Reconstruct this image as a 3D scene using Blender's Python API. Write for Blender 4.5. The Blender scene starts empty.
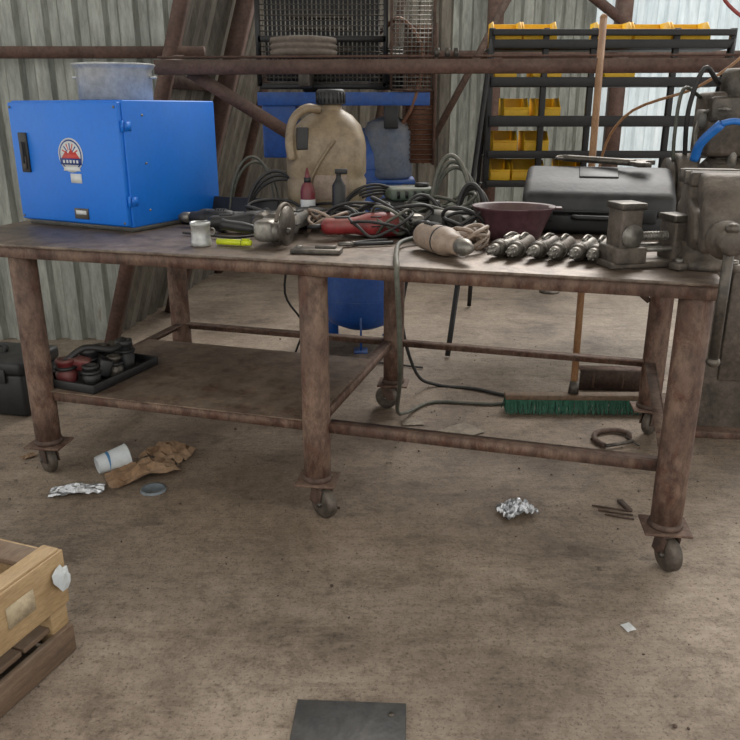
import bpy, bmesh, math, random
from mathutils import Vector, Matrix, Euler
random.seed(7)
scene = bpy.context.scene
R = math.radians

def lin(c):
    def f(x):
        x = x/255.0
        return x/12.92 if x <= 0.04045 else ((x+0.055)/1.055)**2.4
    return (f(c[0]), f(c[1]), f(c[2]), 1.0)

# ------------------------------------------------------------------ materials
def mat(name, c1, c2=None, scale=8, rough=0.6, metal=0.0, bump=0.15, dust=0.0,
        dustc=(150, 138, 122), stretch=(1, 1, 1), lo=0.35, hi=0.65, c3=None, trans=0.0, bscale=None, grime=0.45, gs=45, patch=None):
    m = bpy.data.materials.new(name)
    m.use_nodes = True
    nt = m.node_tree
    N = nt.nodes
    L = nt.links
    b = N['Principled BSDF']
    b.inputs['Roughness'].default_value = rough
    b.inputs['Metallic'].default_value = metal
    tc = N.new('ShaderNodeTexCoord')
    mp = N.new('ShaderNodeMapping')
    mp.inputs['Scale'].default_value = stretch
    L.new(tc.outputs['Object'], mp.inputs['Vector'])
    no = N.new('ShaderNodeTexNoise')
    no.inputs['Scale'].default_value = scale
    no.inputs['Detail'].default_value = 8
    no.inputs['Roughness'].default_value = 0.7
    L.new(mp.outputs['Vector'], no.inputs['Vector'])
    rp = N.new('ShaderNodeValToRGB')
    rp.color_ramp.elements[0].position = lo
    rp.color_ramp.elements[1].position = hi
    rp.color_ramp.elements[0].color = lin(c1)
    rp.color_ramp.elements[1].color = lin(c2 or c1)
    if c3:
        e = rp.color_ramp.elements.new(min(0.95, hi+0.12))
        e.color = lin(c3)
    L.new(no.outputs['Fac'], rp.inputs['Fac'])
    out = rp.outputs['Color']
    if patch:
        np_ = N.new('ShaderNodeTexNoise'); np_.inputs['Scale'].default_value = scale*1.9
        np_.inputs['Detail'].default_value = 9; np_.inputs['Roughness'].default_value = .78; np_.inputs['Distortion'].default_value = .6
        L.new(mp.outputs['Vector'], np_.inputs['Vector'])
        r2 = N.new('ShaderNodeMapRange'); r2.inputs['From Min'].default_value = .50; r2.inputs['From Max'].default_value = .58
        L.new(np_.outputs['Fac'], r2.inputs['Value'])
        mq = N.new('ShaderNodeMath'); mq.operation = 'MULTIPLY'; mq.inputs[1].default_value = .75
        L.new(r2.outputs[0], mq.inputs[0])
        mp2 = N.new('ShaderNodeMixRGB'); L.new(mq.outputs[0], mp2.inputs['Fac'])
        L.new(out, mp2.inputs['Color1']); mp2.inputs['Color2'].default_value = lin(patch)
        out = mp2.outputs['Color']
    if grime > 0:
        ng = N.new('ShaderNodeTexNoise'); ng.inputs['Scale'].default_value = gs
        ng.inputs['Detail'].default_value = 5; ng.inputs['Roughness'].default_value = .75
        L.new(mp.outputs['Vector'], ng.inputs['Vector'])
        rg = N.new('ShaderNodeValToRGB')
        rg.color_ramp.elements[0].position = .36; rg.color_ramp.elements[0].color = (.40, .36, .34, 1)
        rg.color_ramp.elements[1].position = .58; rg.color_ramp.elements[1].color = (1.1, 1.09, 1.08, 1)
        L.new(ng.outputs['Fac'], rg.inputs['Fac'])
        mg = N.new('ShaderNodeMixRGB'); mg.blend_type = 'MULTIPLY'; mg.inputs['Fac'].default_value = grime
        L.new(out, mg.inputs['Color1']); L.new(rg.outputs[0], mg.inputs['Color2'])
        out = mg.outputs['Color']
    if dust > 0:
        g = N.new('ShaderNodeNewGeometry')
        sx = N.new('ShaderNodeSeparateXYZ')
        L.new(g.outputs['Normal'], sx.inputs[0])
        n2 = N.new('ShaderNodeTexNoise')
        n2.inputs['Scale'].default_value = 14
        n2.inputs['Detail'].default_value = 6
        L.new(tc.outputs['Object'], n2.inputs['Vector'])
        mr = N.new('ShaderNodeMapRange')
        mr.inputs['From Min'].default_value = 0.3
        mr.inputs['From Max'].default_value = 0.6
        L.new(n2.outputs['Fac'], mr.inputs['Value'])
        mr2 = N.new('ShaderNodeMapRange')
        mr2.inputs['From Min'].default_value = -0.3
        mr2.inputs['From Max'].default_value = 1.0
        L.new(sx.outputs['Z'], mr2.inputs['Value'])
        mu = N.new('ShaderNodeMath'); mu.operation = 'MULTIPLY'
        L.new(mr.outputs[0], mu.inputs[0]); L.new(mr2.outputs[0], mu.inputs[1])
        mu2 = N.new('ShaderNodeMath'); mu2.operation = 'MULTIPLY'
        L.new(mu.outputs[0], mu2.inputs[0]); mu2.inputs[1].default_value = dust
        mx = N.new('ShaderNodeMixRGB')
        L.new(mu2.outputs[0], mx.inputs['Fac'])
        L.new(out, mx.inputs['Color1'])
        mx.inputs['Color2'].default_value = lin(dustc)
        out = mx.outputs['Color']
    L.new(out, b.inputs['Base Color'])
    if bump > 0:
        bp = N.new('ShaderNodeBump')
        bp.inputs['Strength'].default_value = bump
        bp.inputs['Distance'].default_value = 0.01
        n3 = N.new('ShaderNodeTexNoise')
        n3.inputs['Scale'].default_value = bscale or scale*4
        n3.inputs['Detail'].default_value = 6
        L.new(mp.outputs['Vector'], n3.inputs['Vector'])
        L.new(n3.outputs['Fac'], bp.inputs['Height'])
        L.new(bp.outputs['Normal'], b.inputs['Normal'])
    if trans > 0:
        tr = N.new('ShaderNodeBsdfTranslucent')
        L.new(out, tr.inputs['Color'])
        ms = N.new('ShaderNodeMixShader')
        ms.inputs['Fac'].default_value = trans
        L.new(b.outputs[0], ms.inputs[1]); L.new(tr.outputs[0], ms.inputs[2])
        L.new(ms.outputs[0], N['Material Output'].inputs['Surface'])
    return m

RUST = mat('rusty_steel', (86, 64, 54), (124, 100, 84), 6, .72, .1, .5, .25, c3=(92, 54, 38), stretch=(1, 1, .5), grime=.9, gs=30, dustc=(138, 120, 102), patch=(86, 52, 38))
RUSTD = mat('rusty_steel_dark', (64, 46, 39), (94, 72, 60), 7, .8, .1, .35, .2, grime=.7)
GIRT = mat('girt_paint_rust', (76, 54, 46), (104, 78, 66), 5, .75, .05, .25, .25, grime=.6)
TOP = mat('table_top_steel', (82, 71, 62), (126, 111, 97), 4, .48, .3, .25, .30, c3=(92, 66, 50), dustc=(146, 130, 112), grime=.8, gs=20, patch=(78, 58, 46))
SHELF = mat('shelf_steel', (100, 82, 68), (140, 118, 98), 3, .6, .2, .25, .3, grime=.7, gs=18, patch=(88, 64, 50))
BLUE = mat('blue_enamel', (0, 106, 206), (0, 113, 213), 3, .5, 0, .03, .16, dustc=(80, 140, 180), grime=.10)
BLUED = mat('blue_tank_paint', (14, 68, 142), (26, 82, 158), 4, .5, 0, .08, .45, dustc=(120, 125, 130), grime=.35)
ALU = mat('aluminium', (160, 160, 156), (188, 188, 183), 20, .42, .4, .05, .1, grime=.25)
STEEL = mat('worn_steel', (110, 107, 101), (148, 144, 136), 25, .42, .6, .12, .35, grime=.5)
DSTEEL = mat('dark_oily_steel', (54, 50, 46), (90, 84, 76), 22, .45, .5, .2, .35, grime=.5)
CAST = mat('cast_iron_dusty', (70, 63, 56), (100, 90, 80), 16, .6, .3, .25, .38, grime=.6)
BLACK = mat('black_plastic', (16, 16, 17), (27, 27, 28), 15, .5, 0, .08, .18, dustc=(100, 94, 86), grime=.2)
BLACKD = mat('black_plastic_dusty', (22, 22, 23), (35, 34, 34), 12, .55, 0, .1, .32, dustc=(100, 94, 86), grime=.3)
RUB = mat('cable_rubber', (24, 23, 23), (42, 40, 39), 20, .6, 0, .05, .3, dustc=(112, 104, 94), grime=.2)
RUBG = mat('cable_grey_green', (60, 64, 55), (84, 85, 74), 20, .6, 0, .05, .35)
RED = mat('red_plastic', (130, 36, 38), (152, 54, 54), 10, .5, 0, .05, .4)
BEIGE = mat('beige_plastic', (136, 116, 100), (160, 140, 122), 8, .55, 0, .06, .4)
GREY = mat('grey_housing', (84, 83, 80), (112, 110, 104), 10, .5, .1, .06, .45)
JUG = mat('jug_plastic', (142, 122, 96), (174, 156, 126), 3, .45, 0, .05, .3, trans=.2, grime=.4, gs=12)
MAROON = mat('maroon_plastic', (72, 44, 50), (92, 60, 66), 6, .5, 0, .05, .35)
YEL = mat('yellow_plastic', (230, 174, 10), (242, 194, 24), 4, .5, 0, .03, .1, grime=.15)
MARK = mat('marker_yellow', (196, 206, 30), (210, 218, 46), 4, .4, 0, 0, grime=0)
WHITE = mat('white_label', (202, 203, 202), (220, 220, 217), 8, .6, 0, 0, grime=.1)
DECB = mat('decal_blue', (26, 56, 126), None, 8, .5, 0, 0, grime=0)
DECR = mat('decal_red', (196, 66, 60), None, 8, .5, 0, 0, grime=0)
GREEN = mat('green_bristle', (22, 78, 60), (38, 110, 84), 60, .7, 0, .3, .15)
WOOD = mat('pine_wood', (150, 122, 84), (182, 154, 114), 4, .7, 0, .15, .15, stretch=(7, 1, 7), grime=.4)
WOODH = mat('broom_handle_wood', (142, 102, 68), (170, 130, 92), 5, .6, 0, .1, .1, stretch=(6, 6, 1))
WOODG = mat('weathered_wood', (88, 69, 52), (120, 96, 75), 5, .8, 0, .2, .3, stretch=(7, 1, 7))
COPPER = mat('cooler_fins', (112, 74, 55), (132, 92, 70), 20, .6, .3, .2, .3)
FOIL = mat('foil', (160, 162, 164), (205, 205, 205), 30, .3, .8, .3, grime=.2)
PAPER = mat('brown_paper', (128, 98, 70), (154, 122, 90), 12, .85, 0, .3, .2)
CUP = mat('paper_cup', (184, 190, 192), (208, 210, 208), 6, .6, 0, .02, .2, grime=.1)
CUPB = mat('cup_print', (70, 120, 160), None, 6, .6, 0, 0)
PLATE = mat('steel_plate', (64, 65, 66), (86, 86, 85), 10, .5, .4, .2, .3, dustc=(112, 106, 98))
CORR = mat('galvanised_sheet', (116, 119, 112), (158, 160, 151), 3, .5, .3, .05, 0, stretch=(3, 3, .5), c3=(112, 98, 84), trans=.15, gs=14)
CORRD = mat('galvanised_sheet_old', (84, 78, 70), (126, 120, 108), 3, .6, .25, .05, 0, stretch=(3, 3, .5), c3=(92, 70, 54), trans=.08, gs=14)
CORRL = mat('translucent_sheet', (176, 188, 192), (206, 214, 216), 3, .6, 0, .02, 0, stretch=(3, 3, .4), trans=.5, grime=.2, gs=8)
HOSER = mat('red_hose', (150, 60, 60), (170, 80, 76), 10, .5, 0, .05, .2)
BLUEL = mat('blue_lever_grip', (26, 100, 180), (40, 120, 200), 6, .4, 0, 0, .2, grime=.1)
RUBBLE = mat('rubble', (108, 97, 85), (144, 132, 116), 20, .9, 0, .2)
BLOCKER = mat('light_blocker_sheet', (110, 108, 104), (140, 138, 132), 2, .7, .2, 0, 0)

# ------------------------------------------------------------------ mesh builder
class B:
    def __init__(s):
        s.bm = bmesh.new(); s.mats = []
    def mi(s, m):
        if m not in s.mats: s.mats.append(m)
        return s.mats.index(m)
    def add(s, verts, faces, m, smooth=True):
        i = s.mi(m)
        vs = [s.bm.verts.new(Vector(v)) for v in verts]
        for f in faces:
            try:
                fc = s.bm.faces.new([vs[k] for k in f]); fc.material_index = i; fc.smooth = smooth
            except ValueError:
                pass
        return vs
    def box(s, c, d, m, rot=(0, 0, 0), bev=0.0, taper=None):
        t = bmesh.new()
        bmesh.ops.create_cube(t, size=1)
        for v in t.verts:
            if taper and v.co.z > 0: v.co.x *= taper; v.co.y *= taper
            v.co = Vector((v.co.x*d[0], v.co.y*d[1], v.co.z*d[2]))
        if bev > 0:
            bmesh.ops.bevel(t, geom=t.edges[:], offset=bev, segments=2, affect='EDGES', profile=.5)
        Mx = Matrix.Translation(c) @ Euler([R(a) for a in rot]).to_matrix().to_4x4()
        t.verts.index_update()
        s.add([Mx @ v.co for v in t.verts], [[v.index for v in f.verts] for f in t.faces], m)
        t.free()
    def cyl(s, p, q, r1, m, r2=None, n=20, cap=True):
        p = Vector(p); q = Vector(q); r2 = r1 if r2 is None else r2
        s.lathe([(r1, 0), (r2, (q-p).length)], m, p, q-p, n, cap)
    def lathe(s, prof, m, origin=(0, 0, 0), axis=(0, 0, 1), n=24, cap=True, sx=1, sy=1):
        o = Vector(origin); a = Vector(axis).normalized()
        qt = a.to_track_quat('Z', 'Y').to_matrix()
        vs = []; fs = []
        for (r, h) in prof:
            for k in range(n):
                t = 2*math.pi*k/n
                vs.append(o + qt @ Vector((r*math.cos(t)*sx, r*math.sin(t)*sy, h)))
        for j in range(len(prof)-1):
            for k in range(n):
                fs.append([j*n+k, j*n+(k+1) % n, (j+1)*n+(k+1) % n, (j+1)*n+k])
        if cap:
            fs.append(list(range(n))[::-1]); fs.append([(len(prof)-1)*n+k for k in range(n)])
        s.add(vs, fs, m)
    def tube(s, pts, r, m, n=8, sub=6):
        P = [Vector(p) for p in pts]
        C = []
        if len(P) > 2:
            for i in range(len(P)-1):
                p0 = P[i-1] if i > 0 else P[0]*2-P[1]
                p1 = P[i]; p2 = P[i+1]
                p3 = P[i+2] if i+2 < len(P) else P[-1]*2-P[-2]
                for k in range(sub):
                    t = k/sub
                    C.append(.5*((2*p1)+(-p0+p2)*t+(2*p0-5*p1+4*p2-p3)*t*t+(-p0+3*p1-3*p2+p3)*t**3))
            C.append(P[-1])
        else:
            C = P
        vs = []; fs = []
        tan = (C[1]-C[0]).normalized()
        up = Vector((0, 0, 1)) if abs(tan.z) < .9 else Vector((1, 0, 0))
        nrm = tan.cross(up).normalized()
        for i, c in enumerate(C):
            tn = (C[min(i+1, len(C)-1)]-C[max(i-1, 0)])
            if tn.length < 1e-9: tn = tan
            tn.normalize()
            nrm = (nrm - tn*nrm.dot(tn))
            if nrm.length < 1e-6: nrm = tn.orthogonal()
            nrm.normalize()
            bi = tn.cross(nrm)
            for k in range(n):
                a = 2*math.pi*k/n
                vs.append(c+(nrm*math.cos(a)+bi*math.sin(a))*r)
        for i in range(len(C)-1):
            for k in range(n):
                fs.append([i*n+k, i*n+(k+1) % n, (i+1)*n+(k+1) % n, (i+1)*n+k])
        fs.append(list(range(n))[::-1]); fs.append([(len(C)-1)*n+k for k in range(n)])
        s.add(vs, fs, m)
    def prism(s, poly, h, m, M=None, bev=0.0, seg=2):
        t = bmesh.new()
        lo = [t.verts.new((x, y, 0)) for x, y in poly]
        hi = [t.verts.new((x, y, h)) for x, y in poly]
        n = len(poly)
        t.faces.new(lo[::-1]); t.faces.new(hi)
        for k in range(n): t.faces.new([lo[k], lo[(k+1) % n], hi[(k+1) % n], hi[k]])
        bmesh.ops.recalc_face_normals(t, faces=t.faces[:])
        if bev > 0: bmesh.ops.bevel(t, geom=t.edges[:], offset=bev, segments=seg, affect='EDGES', profile=.5)
        t.verts.index_update()
        Mx = M or Matrix.Identity(4)
        s.add([Mx @ v.co for v in t.verts], [[v.index for v in f.verts] for f in t.faces], m)
        t.free()
    def ball(s, c, r, m, sc=(1, 1, 1), n=2, jit=0):
        t = bmesh.new()
        bmesh.ops.create_icosphere(t, subdivisions=n, radius=r)
        t.verts.index_update()
        vs = []
        for v in t.verts:
            q = v.co*(1+random.uniform(-jit, jit))
            vs.append(Vector(c)+Vector((q.x*sc[0], q.y*sc[1], q.z*sc[2])))
        s.add(vs, [[v.index for v in f.verts] for f in t.faces], m, smooth=(jit == 0))
        t.free()
    def torus(s, c, R1, r, m, axis=(0, 0, 1), n=28, k=8):
        qt = Vector(axis).to_track_quat('Z', 'Y').to_matrix()
        pts = [Vector(c)+qt @ Vector((R1*math.cos(2*math.pi*i/n), R1*math.sin(2*math.pi*i/n), 0)) for i in range(n+1)]
        s.tube(pts, r, m, n=k, sub=1)
    def done(s, name, loc=(0, 0, 0), rz=0.0, rot=None, sc=1.0):
        for e in s.bm.edges:
            if len(e.link_faces) == 2:
                try:
                    if e.calc_face_angle() > 0.7: e.smooth = False
                except Exception: pass
        me = bpy.data.meshes.new(name)
        s.bm.to_mesh(me); s.bm.free()
        for m in s.mats: me.materials.append(m)
        ob = bpy.data.objects.new(name, me)
        scene.collection.objects.link(ob)
        ob.location = loc
        ob.rotation_euler = rot or (0, 0, R(rz))
        ob.scale = (sc, sc, sc)
        return ob

def dirz(a): return Vector((math.cos(R(a)), math.sin(R(a)), 0))
TZ = 0.94   # table-top height
YZ = Matrix(((0, 0, 1, 0), (1, 0, 0, 0), (0, 1, 0, 0), (0, 0, 0, 1)))

# ------------------------------------------------------------------ floor
def floor():
    m = bpy.data.materials.new('dusty_concrete'); m.use_nodes = True
    nt = m.node_tree; N = nt.nodes; L = nt.links; b = N['Principled BSDF']
    tc = N.new('ShaderNodeTexCoord')
    def noise(sc, det=8, ro=.6, st=None, dist=0, rot=20):
        n = N.new('ShaderNodeTexNoise'); n.inputs['Scale'].default_value = sc
        n.inputs['Detail'].default_value = det; n.inputs['Roughness'].default_value = ro
        n.inputs['Distortion'].default_value = dist
        if st:
            mp = N.new('ShaderNodeMapping'); mp.inputs['Scale'].default_value = st; mp.inputs['Rotation'].default_value = (0, 0, R(rot))
            L.new(tc.outputs['Object'], mp.inputs['Vector']); L.new(mp.outputs[0], n.inputs['Vector'])
        else: L.new(tc.outputs['Object'], n.inputs['Vector'])
        return n
    def ramp(src, stops):
        r = N.new('ShaderNodeValToRGB')
        e = r.color_ramp.elements
        e[0].position, e[0].color = stops[0][0], stops[0][1]
        e[1].position, e[1].color = stops[-1][0], stops[-1][1]
        for p, c in stops[1:-1]:
            q = e.new(p); q.color = c
        L.new(src, r.inputs['Fac']); return r
    def mix(mode, fac, a, c):
        x = N.new('ShaderNodeMixRGB'); x.blend_type = mode; x.inputs['Fac'].default_value = fac
        L.new(a, x.inputs['Color1']); L.new(c, x.inputs['Color2']); return x
    a = ramp(noise(1.3, 12, .72, dist=.4).outputs['Fac'], [(.34, lin((112, 97, 83))), (.46, lin((148, 132, 115))), (.58, lin((170, 154, 136))), (.70, lin((188, 174, 156)))])
    c = ramp(noise(3.6, 12, .80, (1, 1.8, 1), .5).outputs['Fac'], [(.36, (.46, .42, .38, 1)), (.48, (.90, .88, .86, 1)), (.8, (1.16, 1.16, 1.15, 1))])
    x = mix('MULTIPLY', .85, a.outputs[0], c.outputs[0])
    c2 = ramp(noise(26, 9, .82, dist=.2).outputs['Fac'], [(.36, (.60, .57, .53, 1)), (.5, (1, 1, 1, 1)), (.70, (1.16, 1.16, 1.16, 1))])
    x = mix('MULTIPLY', .9, x.outputs[0], c2.outputs[0])
    c4 = ramp(noise(7, 6, .7, (.35, 6, 1), .2, rot=8).outputs['Fac'], [(.38, (.78, .76, .74, 1)), (.55, (1, 1, 1, 1)), (1, (1.05, 1.05, 1.05, 1))])
    x = mix('MULTIPLY', .55, x.outputs[0], c4.outputs[0])
    sp = ramp(noise(95, 4, .75).outputs['Fac'], [(.35, (.34, .30, .27, 1)), (.46, (1, 1, 1, 1)), (1, (1, 1, 1, 1))])
    x = mix('MULTIPLY', .85, x.outputs[0], sp.outputs[0])
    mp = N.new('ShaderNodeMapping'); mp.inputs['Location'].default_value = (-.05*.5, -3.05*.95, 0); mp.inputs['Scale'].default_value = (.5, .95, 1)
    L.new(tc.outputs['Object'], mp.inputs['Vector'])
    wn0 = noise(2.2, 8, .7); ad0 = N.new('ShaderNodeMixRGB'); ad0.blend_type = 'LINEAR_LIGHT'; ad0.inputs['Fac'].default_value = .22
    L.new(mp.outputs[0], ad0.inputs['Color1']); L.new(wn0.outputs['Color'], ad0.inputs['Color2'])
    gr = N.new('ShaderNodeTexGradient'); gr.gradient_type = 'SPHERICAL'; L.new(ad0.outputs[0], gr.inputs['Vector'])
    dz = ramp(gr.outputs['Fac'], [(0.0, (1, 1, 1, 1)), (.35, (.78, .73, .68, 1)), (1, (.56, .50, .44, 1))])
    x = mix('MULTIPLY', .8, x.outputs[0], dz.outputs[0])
    vo = N.new('ShaderNodeTexVoronoi'); vo.feature = 'DISTANCE_TO_EDGE'; vo.inputs['Scale'].default_value = .45
    wn = noise(1.6, 6); ad = N.new('ShaderNodeMixRGB'); ad.blend_type = 'ADD'; ad.inputs['Fac'].default_value = .45
    L.new(tc.outputs['Object'], ad.inputs['Color1']); L.new(wn.outputs['Color'], ad.inputs['Color2']); L.new(ad.outputs[0], vo.inputs['Vector'])
    cr = ramp(vo.outputs['Distance'], [(0, (.62, .6, .58, 1)), (.004, (1, 1, 1, 1)), (1, (1, 1, 1, 1))])
    x = mix('MULTIPLY', .35, x.outputs[0], cr.outputs[0])
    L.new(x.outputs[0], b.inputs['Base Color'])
    b.inputs['Roughness'].default_value = .6
    n5 = noise(14, 12, .82); bp = N.new('ShaderNodeBump'); bp.inputs['Strength'].default_value = .65; bp.inputs['Distance'].default_value = .015
    L.new(n5.outputs['Fac'], bp.inputs['Height']); L.new(bp.outputs[0], b.inputs['Normal'])
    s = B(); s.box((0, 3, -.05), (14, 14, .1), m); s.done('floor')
floor()

# ------------------------------------------------------------------ corrugated walls
def corrugated(name, p0, p1, h, m, lean=(0, 0), pitch=.15, dep=.03, mats=None, zb=None):
    p0 = Vector((p0[0], p0[1], 0)); p1 = Vector((p1[0], p1[1], 0))
    d = (p1-p0); Ln = d.length; d.normalize(); nn = Vector((-d.y, d.x, 0))
    prof = []; x = 0
    while x < Ln:
        for fx, fy in ((0, 0), (.45, 0), (.58, 1), (.87, 1)):
            if x+fx*pitch < Ln: prof.append((x+fx*pitch, fy*dep))
        x += pitch
    s = B()
    lv = Vector((lean[0], lean[1], 0))
    for i in range(len(prof)-1):
        a, c = prof[i], prof[i+1]
        mm = m
        if mats:
            for (x0, x1, m2) in mats:
                if x0 <= a[0] < x1: mm = m2
        A = p0+d*a[0]+nn*a[1]; C = p0+d*c[0]+nn*c[1]
        za = zb(A.x) if zb else 0; zc = zb(C.x) if zb else 0
        A0 = A+lv*za; C0 = C+lv*zc; A1 = A+lv*h; C1 = C+lv*h
        s.add([(A0.x, A0.y, za), (C0.x, C0.y, zc), (C1.x, C1.y, h), (A1.x, A1.y, h)], [[0, 1, 2, 3]], mm, smooth=False)
    return s.done(name)

corrugated('wall_front_left', (-6, 4.74), (-.60, 4.74), 3.3, CORR, pitch=.17, dep=.04, zb=lambda x: max(0, (x+1.62)/.31))
corrugated('wall_left', (-1.64, 4.80), (-1.25, 8.2), 3.3, CORRD, lean=(.31, 0), pitch=.2, dep=.045)
corrugated('wall_back', (-1.3, 8.2), (6, 8.2), 3.0, CORRD, pitch=.2, dep=.045,
           mats=[(0, 2.1, CORRD), (2.1, 3.5, CORR), (3.5, 8, CORRL)])

s = B()
def beam(p, q, w, h, m):
    p = Vector(p); q = Vector(q); d = (q-p).normalized()
    up = Vector((0, 0, 1)) if abs(d.z) < .85 else Vector((0, 1, 0))
    x = d.cross(up).normalized(); y = x.cross(d)
    vs = []
    for c in (p, q):
        for sx, sy in ((-1, -1), (1, -1), (1, 1), (-1, 1)):
            vs.append(c+x*sx*w/2+y*sy*h/2)
    s.add(vs, [[0, 1, 2, 3][::-1], [4, 5, 6, 7], [0, 1, 5, 4], [1, 2, 6, 5], [2, 3, 7, 6], [3, 0, 4, 7]], m)
beam((-1.62, 4.62, 0), (-.62, 4.62, 3.3), .07, .09, GIRT)
beam((-1.44, 5.5, 0), (-.42, 5.5, 3.3), .10, .16, GIRT)
beam((-1.38, 6.9, 0), (-.36, 6.9, 3.3), .08, .10, GIRT)
beam((-5, 4.62, 1.70), (-.92, 4.62, 1.70), .06, .06, GIRT)
beam((-1.15, 4.66, 1.55), (-.95, 8.1, 1.55), .06, .07, RUSTD)
beam((-1.4, 4.8, .8), (-1.15, 8.1, .8), .06, .07, RUSTD)
beam((-1.0, 3.86, 1.585), (3.2, 3.86, 1.60), .07, .062, GIRT)
beam((-1.0, 3.92, 1.632), (3.2, 3.92, 1.65), .05, .01, GIRT)
beam((3.2, 3.9, 0), (3.2, 3.9, 3.0), .1, .1, GIRT)
beam((-1.05, 4.58, 1.66), (-.95, 3.86, 1.585), .05, .05, GIRT)
beam((-.86, 3.93, 1.57), (-.30, 4.06, 1.22), .05, .06, GIRT)
beam((-.30, 4.06, 1.25), (-.30, 4.06, 0), .05, .05, GIRT)
for x in (1.2, 2.42, 4.6):
    beam((x, 8.05, 0), (x, 8.05, 3.0), .14, .12, GIRT)
beam((-1.0, 8.1, 1.9), (6, 8.1, 1.9), .08, .08, GIRT)
beam((.9, 7.9, 3.2), (2.5, 7.9, 2.1), .06, .08, GIRT)
beam((1.3, 7.9, 2.4), (.5, 7.9, .9), .06, .08, RUSTD)
beam((3.4, 7.9, 3.3), (4.5, 7.9, 2.0), .06, .08, GIRT)
beam((-.2, 6.4, 0), (.45, 6.4, 3.2), .06, .08, RUSTD)
for x in (.31, .36, .40):
    s.cyl((x, 3.86, 1.63), (x, 3.86, 1.67), .012, DSTEEL, n=8)
s.done('steel_building_frame')

s = B(); s.box((0, 2.0, 3.95), (13, 4.0, .06), BLOCKER); s.done('added_light_blocker')  # unseen overhead slab, added to block sky light and darken the front

# ------------------------------------------------------------------ work table
TR = -16.26
def tbl(name='welding_table'):
    s = B()
    W = 2.75; D = 1.2
    s.box((-W/2, D/2, TZ-.005), (W, D, .010), TOP, bev=.002)
    for y in (.012, D-.012):
        s.box((-W/2, y, TZ-.030), (W-.01, .008, .040), RUST)
        s.box((-W/2, y+(.02 if y < 1 else -.02), TZ-.0135), (W-.02, .045, .006), RUST)
    for x in (-.012, -W+.012, -1.24, -1.9, -.62):
        s.box((x, D/2, TZ-.031), (.008, D-.03, .040), RUST)
    legs = [(-.06, .06), (-1.24, .06), (-2.38, .06), (-.06, 1.14), (-1.24, 1.14), (-2.38, 1.14)]
    swiv = [-60, -30, 150, 60, 170, 100]
    for (x, y), a in zip(legs, swiv):
        s.lathe([(.048, .14), (.049, .3), (.049, .6), (.049, TZ-.012)], RUST, (x, y, 0), n=28)
        s.lathe([(.052, .14), (.055, .148), (.050, .160)], RUSTD, (x, y, 0), n=28)
        s.lathe([(.050, TZ-.03), (.054, TZ-.016)], RUSTD, (x, y, 0), n=28)
        s.box((x, y, .136), (.145, .125, .009), RUST, rot=(0, 0, 8), bev=.002)
        d = dirz(a)*.035; dd = dirz(a); nn = Vector((-dd.y, dd.x, 0))
        s.cyl((x, y, .117), (x, y, .132), .034, DSTEEL, n=16)
        cx, cy = x+d.x, y+d.y
        for sg in (-1, 1):
            o = nn*sg*.026
            s.box((cx+o.x-d.x*.5, cy+o.y-d.y*.5, .086), (.056, .004, .072), RUSTD, rot=(0, 12, a), bev=.001)
        s.box((x+d.x*.3, y+d.y*.3, .118), (.064, .056, .005), RUSTD, rot=(0, 0, a))
        c = Vector((cx, cy, .056))
        s.lathe([(.03, 0), (.049, .002), (.056, .009), (.056, .033), (.049, .040), (.03, .042)], CAST, c-nn*.021, nn, n=26)
        s.cyl(c-nn*.032, c+nn*.032, .009, DSTEEL, n=10)
    z = .36
    def ang(p, q, sgn=1):
        p = Vector(p); q = Vector(q); c = (p+q)/2; L = (q-p).length; a = math.degrees(math.atan2(q.y-p.y, q.x-p.x))
        n_ = dirz(a+90)*sgn
        s.box((c.x, c.y, z-.018), (L, .005, .036), RUST, rot=(0, 0, a))
        s.box((c.x+n_.x*.02, c.y+n_.y*.02, z-.003), (L, .04, .005), RUST, rot=(0, 0, a))
    ang((-2.34, .06, 0), (-1.285, .06, 0)); ang((-1.195, .06, 0), (-.105, .06, 0))
    ang((-2.34, 1.14, 0), (-1.285, 1.14, 0), -1); ang((-1.195, 1.14, 0), (-.105, 1.14, 0), -1)
    ang((-2.38, .105, 0), (-2.38, 1.095, 0), -1); ang((-1.24, .105, 0), (-1.24, 1.095, 0), 1); ang((-.06, .105, 0), (-.06, 1.095, 0))
    s.box((-1.80, .42, z+.003), (1.10, .74, .005), SHELF, bev=.001)
    s.tube([(-.45, 1.14, TZ-.05), (-.11, 1.14, .62)], .012, RUSTD)
    return s.done(name, (.985, 2.10, 0), TR)
tbl()

# ------------------------------------------------------------------ blue oven (electrode cabinet)
s = B()
W, D, H = .60, .55, .475
z0 = .018
s.box((-W/2, D/2, z0+H/2), (W, D, H), BLUE, bev=.006)
s.box((-W/2+.0, -.011, z0+H/2), (W-.012, .024, H-.014), BLUE, bev=.006)
s.box((-W/2, D/2, .012), (W-.02, D-.02, .022), GREY)
for x in (-.04, -W+.04):
    for y in (.04, D-.04): s.box((x, y, .006), (.04, .04, .012), BLACK)
s.box((-W+.075, -.026, z0+.275), (.046, .010, .155), BLACK, bev=.003)
s.box((-W+.078, -.033, z0+.235), (.018, .010, .05), DSTEEL, bev=.002)
s.box((-W+.078, -.040, z0+.275), (.012, .008, .085), BLACK, bev=.002)
for z in (.10, .38):
    s.cyl((.002, -.012, z0+z-.022), (.002, -.012, z0+z+.022), .005, BLUE, n=10)
    s.box((.002, .018, z0+z), (.003, .034, .034), BLUE)
cx, cz = -.27, z0+.27
Mf = Matrix.Translation((cx, -.0235, cz)) @ Matrix.Rotation(R(90), 4, 'X')
def disc(r, h, m, n=28):
    s.prism([(r*math.cos(2*math.pi*k/n), r*math.sin(2*math.pi*k/n)) for k in range(n)], h, m, Mf)
disc(.066, .0010, WHITE); disc(.060, .0016, DECB); disc(.054, .0021, WHITE)
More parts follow.
